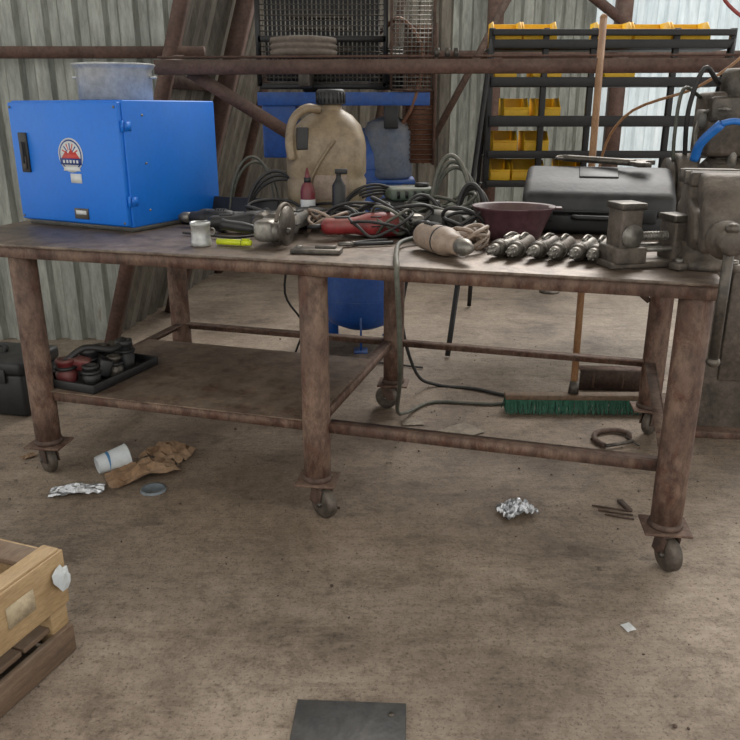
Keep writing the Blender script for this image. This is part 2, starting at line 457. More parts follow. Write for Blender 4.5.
for k in range(7):
    a = R(25+k*21.6)
    s.prism([(.020*math.cos(a-.1), .020*math.sin(a-.1)), (.046*math.cos(a-.06), .046*math.sin(a-.06)), (.046*math.cos(a+.06), .046*math.sin(a+.06)), (.020*math.cos(a+.1), .020*math.sin(a+.1))], .0026, DECB if k % 2 else DECR, Mf)
s.prism([(-.050, -.012), (-.022, .018), (-.010, .006), (.006, .026), (.018, .010), (.028, .016), (.050, -.012)], .0030, DECR, Mf)
s.prism([(-.056, -.036), (.056, -.036), (.058, -.012), (-.058, -.012)], .0034, DECB, Mf)
for k in range(5): s.box((cx-.036+k*.018, -.0275, cz-.024), (.010, .001, .012), WHITE)
s.prism([(-.046, -.060), (.046, -.060), (.040, -.044), (-.040, -.044)], .0022, WHITE, Mf)
s.prism([(-.012, -.106), (.046, -.106), (.046, -.070), (-.012, -.070)], .0022, WHITE, Mf)
s.box((-.245, -.025, z0+.045), (.075, .004, .042), DSTEEL, bev=.001)
s.box((-.245, -.0275, z0+.050), (.055, .002, .016), WHITE)
for x, z in ((-.02, .02), (-.02, .45), (-.58, .02), (-.58, .45)):
    s.cyl((x, -.023, z0+z), (x, -.026, z0+z), .005, STEEL, n=8)
for z in (.06, .24, .42): s.cyl((.0, .10, z0+z), (.003, .10, z0+z), .005, STEEL, n=8)
s.done('welding_rod_oven', (-.925, 3.035, TZ+.001), -27)

s = B()
s.lathe([(.0, .002), (.144, .0), (.148, .004), (.150, .115), (.162, .132), (.168, .139), (.164, .141), (.148, .118), (.144, .008), (0, .006)], ALU, n=48, cap=False)
s.box((.160, 0, .09), (.02, .04, .01), ALU, bev=.002); s.box((-.160, 0, .09), (.02, .04, .01), ALU, bev=.002)
s.done('aluminium_pan', (-1.055, 3.40, TZ+.001+z0+H+.001))

# ------------------------------------------------------------------ jug
s = B()
def superloft(s, levels, m, n=36, cap=True):
    vs = []; fs = []
    for (rx, ry, z, pp, ox) in levels:
        for k in range(n):
            t = 2*math.pi*k/n; c, q = math.cos(t), math.sin(t)
            x = math.copysign(abs(c)**(2/pp), c)*rx+ox; y = math.copysign(abs(q)**(2/pp), q)*ry
            vs.append((x, y, z))
    for j in range(len(levels)-1):
        for k in range(n): fs.append([j*n+k, j*n+(k+1) % n, (j+1)*n+(k+1) % n, (j+1)*n+k])
    if cap: fs.append(list(range(n))[::-1]); fs.append([(len(levels)-1)*n+k for k in range(n)])
    s.add(vs, fs, m)
superloft(s, [(.145, .12, 0, 4, 0), (.158, .13, .012, 4, 0), (.166, .132, .06, 4, 0), (.157, .127, .075, 4, 0), (.166, .132, .09, 4, 0),
              (.166, .132, .17, 4, 0), (.157, .127, .185, 4, 0), (.166, .132, .20, 4, 0), (.166, .132, .31, 3.8, 0), (.160, .125, .35, 3.2, .0),
              (.138, .10, .395, 2.6, .008), (.095, .075, .435, 2.2, .015), (.060, .056, .452, 2, .02), (.048, .046, .46, 2, .02), (.046, .046, .485, 2, .02)], JUG)
s.lathe([(.058, 0), (.060, .004), (.060, .052), (.052, .060), (.0, .061)], BLACKD, (.02, 0, .478), n=24)
for k in range(20):
    a = k/20*2*math.pi
    s.box((.02+.061*math.cos(a), .061*math.sin(a), .505), (.004, .006, .042), BLACK, rot=(0, 0, math.degrees(a)))
s.tube([(-.02, -.06, .458), (-.07, -.10, .462), (-.12, -.12, .42), (-.138, -.130, .34), (-.13, -.130, .26)], .018, JUG, n=12)
s.box((-.085, -.122, .345), (.05, .012, .09), BLACKD, rot=(-8, 0, 0), bev=.005)
s.tube([(-.10, -.136, .08), (-.02, -.140, .24), (.05, -.136, .34)], .006, JUG)
s.box((.03, -.1345, .15), (.14, .004, .10), BEIGE, bev=.001)
s.done('plastic_jug', (-.185, 3.42, TZ+.001), -4)

# ------------------------------------------------------------------ compressor
s = B()
s.lathe([(.0, .09), (.11, .10), (.20, .14), (.245, .21), (.25, .30), (.25, 1.08), (.245, 1.16), (.20, 1.25), (.10, 1.295), (0, 1.30)], BLUED, n=40, cap=False)
for zz in (.3, 1.08): s.torus((0, 0, zz), .251, .005, BLUED, n=40)
for a in (30, 150, 270):
    d = dirz(a)
    s.box((d.x*.21, d.y*.21, .13), (.07, .012, .26), BLUED, rot=(0, 0, a))
    s.box((d.x*.23, d.y*.23, .005), (.10, .08, .01), BLUED, rot=(0, 0, a))
s.cyl((0, -.24, .7), (0, -.29, .7), .02, STEEL); s.cyl((.1, -.22, .95), (.1, -.28, .95), .03, STEEL)
s.lathe([(0.0, 0), (.12, .002), (.14, .02), (.14, .26), (.12, .31), (.05, .34), (0, .345)], mat('tank_dusty_blue', (78, 92, 112), (106, 114, 126), 5, .6, 0, .08, .6, grime=.4), (.16, -.12, 1.02), n=30, cap=False)
s.box((.16, -.12, 1.01), (.3, .3, .02), BLUED)
for x in (-.15, .15): s.box((x, 0, 1.34), (.02, .3, .26), BLUED)
s.box((-.09, 0, 1.475), (.95, .44, .03), BLUED, bev=.004)
s.box((-.09, -.222, 1.455), (.95, .012, .07), BLUED, bev=.003)
s.box((-.45, -.08, 1.30), (.19, .26, .32), BLUED, bev=.01)
s.box((-.22, .02, 1.59), (.22, .22, .20), DSTEEL, bev=.02)
for ax, ang in ((-.34, -28), (-.10, 22)):
    M0 = Matrix.Translation((ax, .02, 1.66)) @ Matrix.Rotation(R(ang), 4, 'Y')
    for k in range(11):
        c = M0 @ Vector((0, 0, .02+k*.018)); s.lathe([(.078, 0), (.078, .008)], BLACK, c, M0.to_3x3() @ Vector((0, 0, 1)), n=20)
    s.cyl(M0 @ Vector((0, 0, 0)), M0 @ Vector((0, 0, .25)), .055, DSTEEL)
    s.lathe([(.06, 0), (.06, .05), (.04, .06)], BLACK, M0 @ Vector((0, 0, .22)), M0.to_3x3() @ Vector((0, 0, 1)), n=20)
fx0, fx1, fz0, fz1 = -.55, .14, 1.52, 2.08
s.box(((fx0+fx1)/2, -.10, 1.80), (fx1-fx0-.06, .10, .5), BLACK, bev=.006)
for xx in (fx0, fx1): s.box((xx, -.2, (fz0+fz1)/2), (.025, .03, fz1-fz0), BLACK)
for zz in (fz0, 1.76, fz1): s.box(((fx0+fx1)/2, -.2, zz), (fx1-fx0, .03, .03), BLACK)
x = fx0+.03
while x < fx1-.01:
    s.cyl((x, -.2, fz0), (x, -.2, fz1), .004, STEEL, n=5); x += .024
z = fz0+.02
while z < fz1:
    s.cyl((fx0, -.208, z), (fx1, -.208, z), .003, DSTEEL, n=5); z += .026
for k in range(6):
    s.box((-.22, -.16, 1.6+k*.055), (.36, .06, .022), DSTEEL, bev=.004)
s.lathe([(.0, 0), (.08, .004), (.105, .03), (.105, .27), (.08, .30), (0, .30)], DSTEEL, (.04, .02, 1.62), (1, 0, 0), n=28, cap=False)
for k in range(18):
    a = 2*math.pi*k/18
    s.box((.19, .02+.108*math.cos(a), 1.62+.108*math.sin(a)), (.22, .006, .014), DSTEEL, rot=(math.degrees(a)+90, 0, 0))
s.lathe([(.05, 0), (.17, .004), (.19, .01), (.19, .05), (.17, .055), (.05, .06)], DSTEEL, (-.24, .16, 1.76), (0, 1, 0), n=32)
gx0, gx1, gz0, gz1 = .17, .40, 1.50, 2.10
for xx in (gx0, gx1): s.box((xx, -.24, (gz0+gz1)/2), (.014, .014, gz1-gz0), RUSTD)
for zz in (gz0, gz1): s.box(((gx0+gx1)/2, -.24, zz), (gx1-gx0, .014, .014), RUSTD)
x = gx0
while x < gx1: s.cyl((x, -.24, gz0), (x, -.24, gz1), .0024, STEEL, n=4); x += .022
z = gz0
while z < gz1: s.cyl((gx0, -.243, z), (gx1, -.243, z), .0024, STEEL, n=4); z += .022
s.box((.31, .0, 1.47), (.02, .30, .70), GIRT)
s.box((.33, -.16, 1.47), (.17, .05, .72), COPPER)
for k in range(26): s.box((.33, -.19, 1.13+k*.027), (.17, .02, .006), RUSTD)
for xx in (.245, .415): s.box((xx, -.17, 1.47), (.015, .07, .74), GIRT)
s.lathe([(.10, 0), (.165, .004), (.175, .015), (.175, .03), (.16, .036), (.175, .042), (.175, .058), (.16, .064), (.175, .07), (.17, .092), (.10, .10)], mat('filter_element', (88, 78, 69), (116, 104, 92), 9, .7, 0, .1, .4), (-.29, -.40, 1.655), n=36)
s.cyl((-.29, -.40, 1.58), (-.29, -.40, 1.66), .03, DSTEEL)
s.box((-.29, -.30, 1.56), (.06, .24, .10), DSTEEL, bev=.01)
s.tube([(.1, -.05, 1.8), (.22, -.2, 1.86), (.34, -.22, 1.7), (.3, -.22, 1.45), (.22, -.2, 1.3)], .012, COPPER)
s.tube([(-.35, .02, 1.92), (-.2, -.1, 2.12), (0, -.02, 1.93)], .014, COPPER)
s.box((.17, -.29, 1.36), (.08, .07, .12), BLACK, bev=.008)
s.done('air_compressor', (-.055, 4.72, 0))

# ------------------------------------------------------------------ rack with yellow bins
s = B()
x0, x1, yr = .74, 2.20, 5.05
for z, h in ((1.84, .035), (1.775, .05), (1.56, .055), (1.33, .065), (1.13, .045), (.95, .04)):
    s.box(((x0+x1)/2, yr, z), (x1-x0, .04, h), BLACK, bev=.003)
for x in (x0, x0+.33, x0+.62, x1-.34, x1):
    s.box((x, yr+.02, 1.39), (.035, .035, .95), BLACK, bev=.003)
for x, xb in ((x0, .46), (x1, 2.06)):
    s.tube([(x, yr, 1.80), (x-.09, yr-.22, 1.2), (xb, 4.36, 0.012)], .016, BLACK)
    s.tube([(x, yr+.02, 1.80), (x, yr+.35, .9), (x, 5.6, .012)], .016, BLACK)
    s.tube([(x-.2, 4.72, .6), (x, 5.45, .6)], .012, BLACK)
s.tube([(.52, 4.5, .42), (2.1, 4.5, .42)], .014, BLACK)
def bin_(s, cx, cy, cz, w=.19, d=.24, h=.13):
    t = .006
    Q = Matrix.Rotation(R(90), 4, 'Z') @ Matrix.Rotation(R(90), 4, 'X')
    s.box((cx, cy, cz+t/2), (w, d, t), YEL)
    s.box((cx, cy+d/2, cz+h/2), (w, t, h), YEL, bev=.001)
    for sx in (-w/2, w/2):
        s.prism([(-d/2, 0), (d/2, 0), (d/2, h), (-d/2+.07, h), (-d/2, h*.6)], t, YEL, Matrix.Translation((cx+sx, cy, cz)) @ Q)
    s.box((cx, cy-d/2, cz+h*.3), (w, t, h*.6), YEL, bev=.001)
    s.box((cx, cy-d/2-.005, cz+h*.6), (w+.01, .012, .012), YEL, bev=.002)
bins = [(.84, 1.775, .17), (1.04, 1.775, .2), (1.50, 1.775, .2), (1.73, 1.775, .22), (1.97, 1.775, .22),
        (1.10, 1.56, .17), (1.55, 1.56, .18), (.92, 1.33, .15), (1.12, 1.33, .15), (.86, 1.13, .15), (1.06, 1.13, .15), (1.02, .95, .2), (.84, .95, .12), (1.3, .95, .16), (.84, 1.56, .13)]
for z in (1.775, 1.56, 1.33, 1.13, .95):
    s.box(((x0+x1)/2, yr+.17, z-.02), (x1-x0, .30, .008), BLACK)
for (x, z, w) in bins:
    bin_(s, x, yr+.18, z-.013, w, .22, .15)
s.done('bin_rack')

# ------------------------------------------------------------------ broom
s = B()
s.tube([(0, 0, .075), (.083, .375, 1.80)], .0165, WOODH, n=14)
s.ball((.083, .375, 1.80), .0175, WOODH)
s.box((0.02, -.0, .082), (.70, .06, .026), WOODG, bev=.006)
s.lathe([(.026, 0), (.020, .06)], DSTEEL, (0, -.0, .095), (.05, .2, 1), n=14)
rr = random.Random(3)
for r_ in range(7):
    for c in range(108):
        x = -.325+c*.0065+rr.uniform(-.002, .002); y = -.025+r_*.0085
        dx = rr.uniform(-.016, .016); dy = (y)*.7+rr.uniform(-.008, .008)
        s.add([(x-.0022, y, .072), (x+.0022, y, .072), (x+dx+.0018, y+dy, .003), (x+dx-.0018, y+dy, .003)], [[0, 1, 2, 3]], GREEN, smooth=False)
s.done('push_broom', (.985, 3.50, 0), -1)

# ------------------------------------------------------------------ black carry case
s = B()
HW = .285
Mp = Matrix.Translation((-HW, 0, 0)) @ YZ
s.prism([(0, .012), (.02, 0), (.42, 0), (.44, .02), (.44, .08), (0, .075)], 2*HW, BLACK, Mp, bev=.010)
s.prism([(-.004, .070), (.445, .075), (.448, .17), (.40, .225), (.29, .238), (.12, .195), (.02, .150)], 2*HW, BLACKD, Mp, bev=.030, seg=4)
for x in (-.19, .19): s.box((x, -.006, .075), (.05, .014, .05), BLACK, bev=.004)
s.box((0, .21, .219), (.15, .12, .008), BLACK, rot=(14, 0, 0), bev=.003)
s.tube([(-.22, .02, .085), (-.2, .01, .087), (.2, .01, .087), (.22, .02, .085)], .007, BLACK)
s.tube([(-.08, .0, .07), (-.075, -.035, .07), (.075, -.035, .07), (.08, .0, .07)], .010, BLACK)
s.done('tool_carry_case', (.865, 2.97, TZ+.001), -14)
s = B()
s.tube([(-.17, 0, 0), (0, .003, 0), (.13, 0, 0)], .014, DSTEEL, n=8)
s.prism([(.11, -.02), (.15, -.036), (.20, -.022), (.17, -.008), (.17, .010), (.20, .026), (.15, .036), (.11, .02)], .018, DSTEEL, Matrix.Translation((0, 0, -.008)), bev=.002)
s.torus((-.18, 0, 0), .018, .007, DSTEEL)
s.done('spanner', (.95, 3.24, TZ+.262), rot=(R(10), R(2), R(-34)))

# ------------------------------------------------------------------ maroon bowl
s = B()
s.lathe([(0, .002), (.085, 0), (.10, .006), (.118, .05), (.142, .110), (.152, .117), (.153, .123), (.140, .119), (.112, .05), (.095, .012), (0, .01)], MAROON, n=44, cap=False, sx=1, sy=.85)
s.box((.15, 0, .118), (.05, .05, .007), MAROON, bev=.003)
s.done('plastic_basin', (.53, 2.885, TZ+.001), -10)

# ------------------------------------------------------------------ pneumatic die grinders
def die_grinder(name, loc, rz, seed=0):
    s = B(); z = .0245
    body = [STEEL, CAST, DSTEEL, CAST, STEEL, DSTEEL][seed % 6]
    s.lathe([(.005, -.002), (.0055, .01), (.010, .012), (.011, .028), (.015, .030), (.016, .050)], STEEL, (0, 0, z), (1, 0, 0), n=20)
    s.lathe([(.016, .048), (.021, .054), (.0235, .066), (.0235, .078)], DSTEEL, (0, 0, z), (1, 0, 0), n=20)
    s.lathe([(.0215, .078), (.0205, .09), (.0215, .10), (.0205, .11), (.0215, .12), (.0205, .13), (.0215, .14), (.023, .15), (.0235, .17), (.0235, .185)], body, (0, 0, z), (1, 0, 0), n=20)
    s.lathe([(.0235, .185), (.018, .198), (.012, .202), (.012, .22), (.008, .222)], STEEL, (0, 0, z), (1, 0, 0), n=20)
    s.lathe([(.0242, 0), (.0242, .008)], STEEL, (.066, 0, z), (1, 0, 0), n=20)
    s.tube([(.18, 0, z+.024), (.14, 0, z+.031), (.10, 0, z+.026)], .004, STEEL)
    for k in range(6):
        a = math.pi*k/3
        s.box((.018, .0105*math.cos(a), z+.0105*math.sin(a)), (.014, .004, .004), STEEL)
    s.done(name, loc, rz, sc=1.22)
fx = [(.375, 2.44), (.437, 2.415), (.499, 2.41), (.562, 2.385), (.622, 2.37), (.675, 2.35)]
for i, (x, y) in enumerate(fx):
    die_grinder('die_grinder', (x, y, TZ+.0015), 60+(-4, 4, -2, 3, 0, 3)[i], seed=i)

# ------------------------------------------------------------------ angle grinders / drills
def angle_grinder(name, loc, rz, body, L=.24, disc=True, sc=1):
    s = B(); z = .048 if disc else .042
    s.lathe([(.012, -.01), (.022, 0), (.026, .01), (.027, .10), (.034, .13), (.040, .15), (.041, L), (.036, L+.008)], body, (0, 0, z), (1, 0, 0), n=24)
    for k in range(8):
        a = math.pi*2*k/8
        s.box((.165, .0405*math.cos(a), z+.0405*math.sin(a)), (.035, .004, .004), BLACK, rot=(math.degrees(a), 0, 0))
    s.lathe([(.042, 0), (.042, .018)], STEEL, (L, 0, z), (1, 0, 0), n=24)
    s.box((L+.055, 0, z), (.075, .066, .062), STEEL, bev=.016)
    s.cyl((L+.06, 0, z), (L+.06, .055, z), .028, STEEL); s.cyl((L+.06, .05, z), (L+.06, .075, z), .010, DSTEEL)
    if disc:
        s.lathe([(.01, 0), (.057, .001), (.057, .004), (.01, .005)], DSTEEL, (L+.06, .062, z+.015), (0, 1, 0), n=32)
        pts = [(L+.06+.062*math.cos(t), .058, z+.015+.062*math.sin(t)) for t in [math.pi*(.1+.12*i) for i in range(9)]]
        s.tube(pts, .006, CAST)
    s.lathe([(.010, 0), (.014, .02), (.017, .05), (.015, .10), (.018, .115), (.008, .12)], BLACK, (L+.06, -.03, z), (0, -1, .1), n=14)
    s.box((.06, 0, z+.026), (.05, .016, .010), BLACK, bev=.003)
    s.lathe([(.011, 0), (.006, .045)], BLACK, (-.008, 0, z), (-1, 0, 0), n=12)
    return s.done(name, loc, rz, sc=sc)
angle_grinder('angle_grinder', (-.25, 3.05, TZ+.002), -108, GREY, sc=1.2)
angle_grinder('angle_grinder', (-.06, 3.20, TZ+.002), -155, BLACKD, disc=False, sc=1.1)
angle_grinder('angle_grinder', (-.17, 2.86, TZ+.002), 14, RED, disc=False, sc=1.15)
angle_grinder('angle_grinder', (-.62, 3.02, TZ+.002), 12, BLACKD, disc=False, L=.2)

def drill(name, loc, rz, body, flip=1, sc=1):
    s = B(); z = .038
    s.lathe([(.02, -.012), (.032, 0), (.036, .02), (.037, .12), (.034, .135), (.026, .15), (.024, .18), (.018, .185)], body, (0, 0, z), (1, 0, 0), n=24)
    s.lathe([(.016, 0), (.021, .005), (.021, .03), (.012, .05), (.004, .055)], STEEL, (.185, 0, z), (1, 0, 0), n=18)
    for k in range(4): s.box((.03+k*.012, -.0, z+.036), (.005, .03, .004), BLACK)
    s.lathe([(.0375, 0), (.0375, .006)], BLACK, (.10, 0, z), (1, 0, 0), n=24)
    g = flip
    s.tube([(.05, g*.02, z), (.035, g*.07, z-.002), (.015, g*.115, z-.006), (-.002, g*.15, z-.010)], .022, body, n=14)
    s.tube([(.075, g*.034, z), (.062, g*.06, z)], .012, BLACK)
    s.ball((-.003, g*.152, z-.012), .022, body)
    s.tube([(-.003, g*.16, z-.012), (-.02, g*.20, z-.02)], .008, BLACK)
    s.cyl((-.012, 0, z), (-.022, 0, z), .022, BLACK)
    return s.done(name, loc, rz, sc=sc)
drill('electric_drill', (.185, 2.66, TZ+.001), -66, BEIGE, flip=1, sc=1.3)
drill('electric_drill', (-.02, 2.98, TZ+.001), 5, GREY, flip=1, sc=1.1)
drill('electric_drill', (-.56, 3.16, TZ+.001), 165, BLACKD, flip=-1)
drill('electric_drill', (.16, 3.04, TZ+.001), 200, CAST, flip=-1, sc=1.15)

s = B()
s.lathe([(.03, 0), (.04, .01), (.042, .10), (.034, .12), (.024, .13), (.024, .20), (.028, .205)], GREY, (0, 0, .043), (1, 0, 0), n=24)
s.lathe([(.022, 0), (.022, .05)], STEEL, (.19, 0, .043), (1, 0, 0), n=20)
s.tube([(.06, -.03, .04), (.04, -.09, .035), (.03, -.15, .03)], .022, GREY, n=14)
s.done('heat_gun', (.34, 2.97, TZ+.001), 150, sc=1.1)

# ------------------------------------------------------------------ misc bench things
s = B()
s.lathe([(.0, .002), (.034, 0), (.036, .003), (.036, .020), (.0335, .022), (.0335, .070), (.036, .072), (.036, .082), (.033, .084), (.031, .074), (.030, .01), (0, .008)], ALU, n=30, cap=False)
s.torus((.038, 0, .05), .012, .003, STEEL, axis=(0, 1, 0), n=16, k=6)
s.done('metal_mug', (-.60, 2.74, TZ+.001))
s = B()
s.cyl((0, 0, .012), (.095, 0, .012), .011, MARK, n=14); s.cyl((.095, 0, .012), (.13, 0, .012), .0115, MARK, n=14, r2=.010)
s.lathe([(.0113, 0), (.0113, .004)], BLACK, (.093, 0, .012), (1, 0, 0), n=14); s.box((.11, 0, .025), (.03, .004, .003), MARK)
s.done('paint_marker', (-.545, 2.75, TZ+.001), -14)
s = B()
s.box((0, 0, .008), (.17, .07, .016), DSTEEL, bev=.003); s.box((.03, .01, .02), (.07, .03, .010), DSTEEL, bev=.002); s.cyl((-.06, 0, .014), (-.06, 0, .024), .012, STEEL, n=6)
s.done('steel_offcut', (-.18, 2.59, TZ+.001), -8)
s = B()
s.box((0, 0, .008), (.34, .22, .016), BLACK, bev=.006)
for i in range(6): s.box((-.13+i*.052, .0, .024), (.03, .17, .018), BLACK, bev=.004)
for i in range(5): s.cyl((-.12+i*.055, -.05, .035), (-.12+i*.055, .02, .035), .012, DSTEEL, n=12)
s.box((0, .12, .05), (.34, .012, .09), BLACK, rot=(-20, 0, 0), bev=.004)
s.done('socket_set_tray', (-.60, 3.32, TZ+.001), -20)
s = B()
s.lathe([(.02, 0), (.036, .01), (.04, .06), (.038, .12), (.028, .15), (.02, .17), (.012, .172), (.012, .20)], DSTEEL, (0, 0, .042), (1, 0, 0), n=22)
s.tube([(.06, .02, .04), (.05, .08, .035), (.045, .15, .03)], .020, BLACK, n=12); s.box((.045, .165, .03), (.07, .04, .05), BLACK, bev=.008)
s.done('impact_wrench', (-.43, 2.98, TZ+.001), 78)
s = B()
s.box((0, 0, .05), (.22, .17, .10), BLACK, bev=.01); s.box((0, 0, .125), (.20, .15, .05), mat('charger_green', (70, 86, 74), (94, 108, 94), 9, .6, 0, .05, .5), bev=.012)
for i in range(5): s.box((-.07+i*.035, -.076, .125), (.012, .004, .03), BLACK)
s.box((0, -.086, .05), (.12, .004, .05), GREY, bev=.001)
s.cyl((.05, 0, .15), (.05, 0, .165), .03, BLACK)
s.done('battery_charger', (.17, 3.32, TZ+.001), 12)
s = B()
s.lathe([(.0, 0), (.028, .002), (.03, .01), (.03, .14), (.024, .165), (.012, .18), (.012, .195), (.004, .235)], mat('bottle_red', (100, 22, 34), (122, 30, 42), 6, .4, 0, 0, .2), n=24)
s.lathe([(.0145, 0), (.0145, .022)], BLACK, (0, 0, .175), n=16); s.lathe([(.0305, 0), (.0305, .03)], WHITE, (0, 0, .08), n=24, cap=False)
s.done('lubricant_bottle', (-.255, 3.22, TZ+.001))
s = B()
s.lathe([(.0, 0), (.026, .002), (.027, .01), (.027, .17), (.016, .19), (.010, .2), (.010, .22)], BLACK, n=20)
s.box((.01, 0, .225), (.05, .02, .02), BLACK, bev=.004)
s.done('spray_can', (-.125, 3.16, TZ+.001))
s = B()
s.tube([(0, 0, .02), (.1, .01, .03), (.18, .0, .02)], .014, STEEL); s.tube([(.18, 0, .02), (.28, .02, .02)], .006, COPPER); s.box((.02, .0, .03), (.06, .02, .03), DSTEEL, bev=.004)
s.done('cutting_torch', (.05, 3.12, TZ+.001), 25)
s = B()
s.tube([(0, 0, .012), (.24, 0, .012)], .011, WOODH, n=10); s.box((.25, 0, .018), (.03, .10, .032), DSTEEL, bev=.006)
s.done('hammer', (-.44, 3.42, TZ+.001), -20)
s = B()
for sg in (-1, 1):
    s.tube([(0, sg*.004, .01), (.06, sg*.025, .01), (.14, sg*.03, .01)], .007, BLACKD)
    s.prism([(0, 0), (-.05, sg*.002), (-.055, sg*.008), (-.01, sg*.016)], .012, STEEL, Matrix.Translation((0, 0, .004)))
s.cyl((0, 0, .002), (0, 0, .018), .01, STEEL)
s.done('pliers', (-.06, 2.72, TZ+.001), 20)

# ------------------------------------------------------------------ cables on the bench
def coil(s, c, rx, ry, turns, r, m, seed=0, wob=.03, z=TZ+.008, pile=.012, rot=0):
    rr = random.Random(seed); pts = []
    n = int(turns*10)
    for i in range(n+1):
        t = 2*math.pi*i/10
        k = 1+rr.uniform(-wob, wob)*3
        x = rx*k*math.cos(t); y = ry*k*math.sin(t)
        ca, sa = math.cos(R(rot)), math.sin(R(rot))
        pts.append((c[0]+x*ca-y*sa, c[1]+x*sa+y*ca, z+pile*abs(math.sin(t*.7+seed))*(1+i/n)+rr.uniform(0, .004)))
    s.tube(pts, r, m, n=7, sub=5)
s = B()
coil(s, (-.38, 3.18), .13, .09, 2.6, .007, RUB, 1, pile=.05)
coil(s, (-.05, 3.08), .12, .08, 3.2, .006, RUB, 2, pile=.06)
coil(s, (.12, 2.98), .11, .08, 2.8, .0065, RUB, 3, pile=.07)
coil(s, (.28, 3.12), .14, .09, 3.4, .007, RUBG, 4, pile=.07)
coil(s, (.04, 2.88), .11, .07, 2.3, .006, RUB, 5, pile=.05)
coil(s, (.345, 2.64), .05, .09, 5.2, .0075, BEIGE, 6, pile=.04, rot=-25)
coil(s, (-.16, 2.98), .08, .09, 3.0, .006, BEIGE, 9, pile=.05)
coil(s, (.08, 2.90), .07, .05, 3.0, .006, RUBG, 12, pile=.06)
coil(s, (.35, 2.88), .08, .05, 3.0, .007, RUB, 15, pile=.06)
def loop(cx, cy, w, h, lean, r, m, n=3, rz=0):
    for k in range(n):
        pts = []
        for i in range(13):
            t = math.pi*i/12
            x = w*(1+.08*k)*math.cos(t); z = h*(1-.09*k)*math.sin(t)
            pts.append((cx+x*math.cos(R(rz))+k*.012, cy+x*math.sin(R(rz))+lean*z+k*.018, TZ+.012+z))
        s.tube(pts, r, m, n=7, sub=3)
loop(-.40, 3.30, .13, .20, .35, .0075, RUB, 3, -8)
loop(-.52, 3.46, .10, .25, .2, .006, RUBG, 2, 10)
loop(.33, 3.16, .085, .27, .35, .009, RUBG, 3, -5)
loop(.40, 3.05, .07, .17, .3, .009, RUB, 2, -35)
loop(.02, 3.27, .15, .15, .2, .006, RUB, 4, 10)
loop(.02, 3.02, .10, .10, .2, .006, RUB, 2, 0)
loop(.20, 3.02, .09, .13, .5, .0065, RUB, 2, 20)
loop(-.10, 2.98, .07, .09, .5, .007, RUB, 2, -20)
s.tube([(-.30, 3.04, TZ+.04), (-.36, 3.16, TZ+.03), (-.3, 3.3, TZ+.06), (-.16, 3.26, TZ+.09), (.0, 3.3, TZ+.03), (.14, 3.12, TZ+.05)], .006, RUB)
s.tube([(-.72, 2.98, TZ+.01), (-.6, 2.90, TZ+.012), (-.50, 2.86, TZ+.01), (-.42, 2.9, TZ+.012), (-.36, 2.85, TZ+.01)], .005, RUB)
s.done('coiled_power_cables')
s = B()
s.tube([(.22, 2.80, TZ+.03), (.11, 2.70, TZ+.02), (.085, 2.47, TZ+.018), (.082, 2.345, TZ+.01), (.082, 2.322, TZ-.03), (.09, 2.34, .80), (.10, 2.42, .6), (.11, 2.7, .42),
        (.12, 3.1, .16), (.18, 3.42, .03), (.30, 3.60, .010), (.46, 3.60, .010), (.62, 3.58, .010), (.8, 3.62, .01), (1.1, 3.66, .01)], .0085, RUBG)
s.done('hanging_power_cable')
s = B()
s.tube([(-.5, 3.72, TZ+.01), (-.48, 3.82, TZ+.0), (-.40, 3.84, .8), (-.44, 3.9, .5), (-.36, 4.0, .3), (-.42, 4.1, .06), (-.25, 4.2, .01), (0.0, 4.25, .01), (.3, 4.15, .01)], .006, RUB)
s.tube([(.12, 3.60, TZ+.01), (.13, 3.70, TZ-.01), (.19, 3.74, .7), (.16, 3.76, .4), (.24, 3.80, .1), (.36, 3.86, .01), (.55, 3.80, .01), (.72, 3.70, .01), (.95, 3.74, .01)], .009, RUB)
s.done('extension_cable')

# ------------------------------------------------------------------ small vise
s = B()
s.box((.10, 0, .010), (.32, .10, .02), CAST, bev=.004)
s.box((-.0, 0, .095), (.07, .09, .17), CAST, bev=.008); s.box((-.0, -.002, .185), (.085, .095, .02), DSTEEL, bev=.004)
s.box((.0, 0, .04), (.10, .12, .05), CAST, bev=.006); s.lathe([(.03, 0), (.034, .004), (.034, .01)], STEEL, (0, -.045, .10), (0, -1, 0), n=18)
s.box((.17, 0, .075), (.05, .09, .12), CAST, bev=.008); s.box((.17, 0, .145), (.06, .095, .02), DSTEEL, bev=.003)
s.cyl((.03, 0, .09), (.25, 0, .09), .013, STEEL); s.cyl((.03, .03, .055), (.22, .03, .055), .009, STEEL); s.cyl((.03, -.03, .055), (.22, -.03, .055), .009, STEEL)
s.lathe([(.02, 0), (.024, .004), (.024, .03), (.02, .034)], DSTEEL, (.215, 0, .09), (1, 0, 0), n=16)
for k in range(12): s.torus((.055+k*.009, 0, .09), .013, .002, STEEL, axis=(1, 0, 0), n=12, k=5)
s.done('machine_vise', (.775, 2.36, TZ+.001), 12)

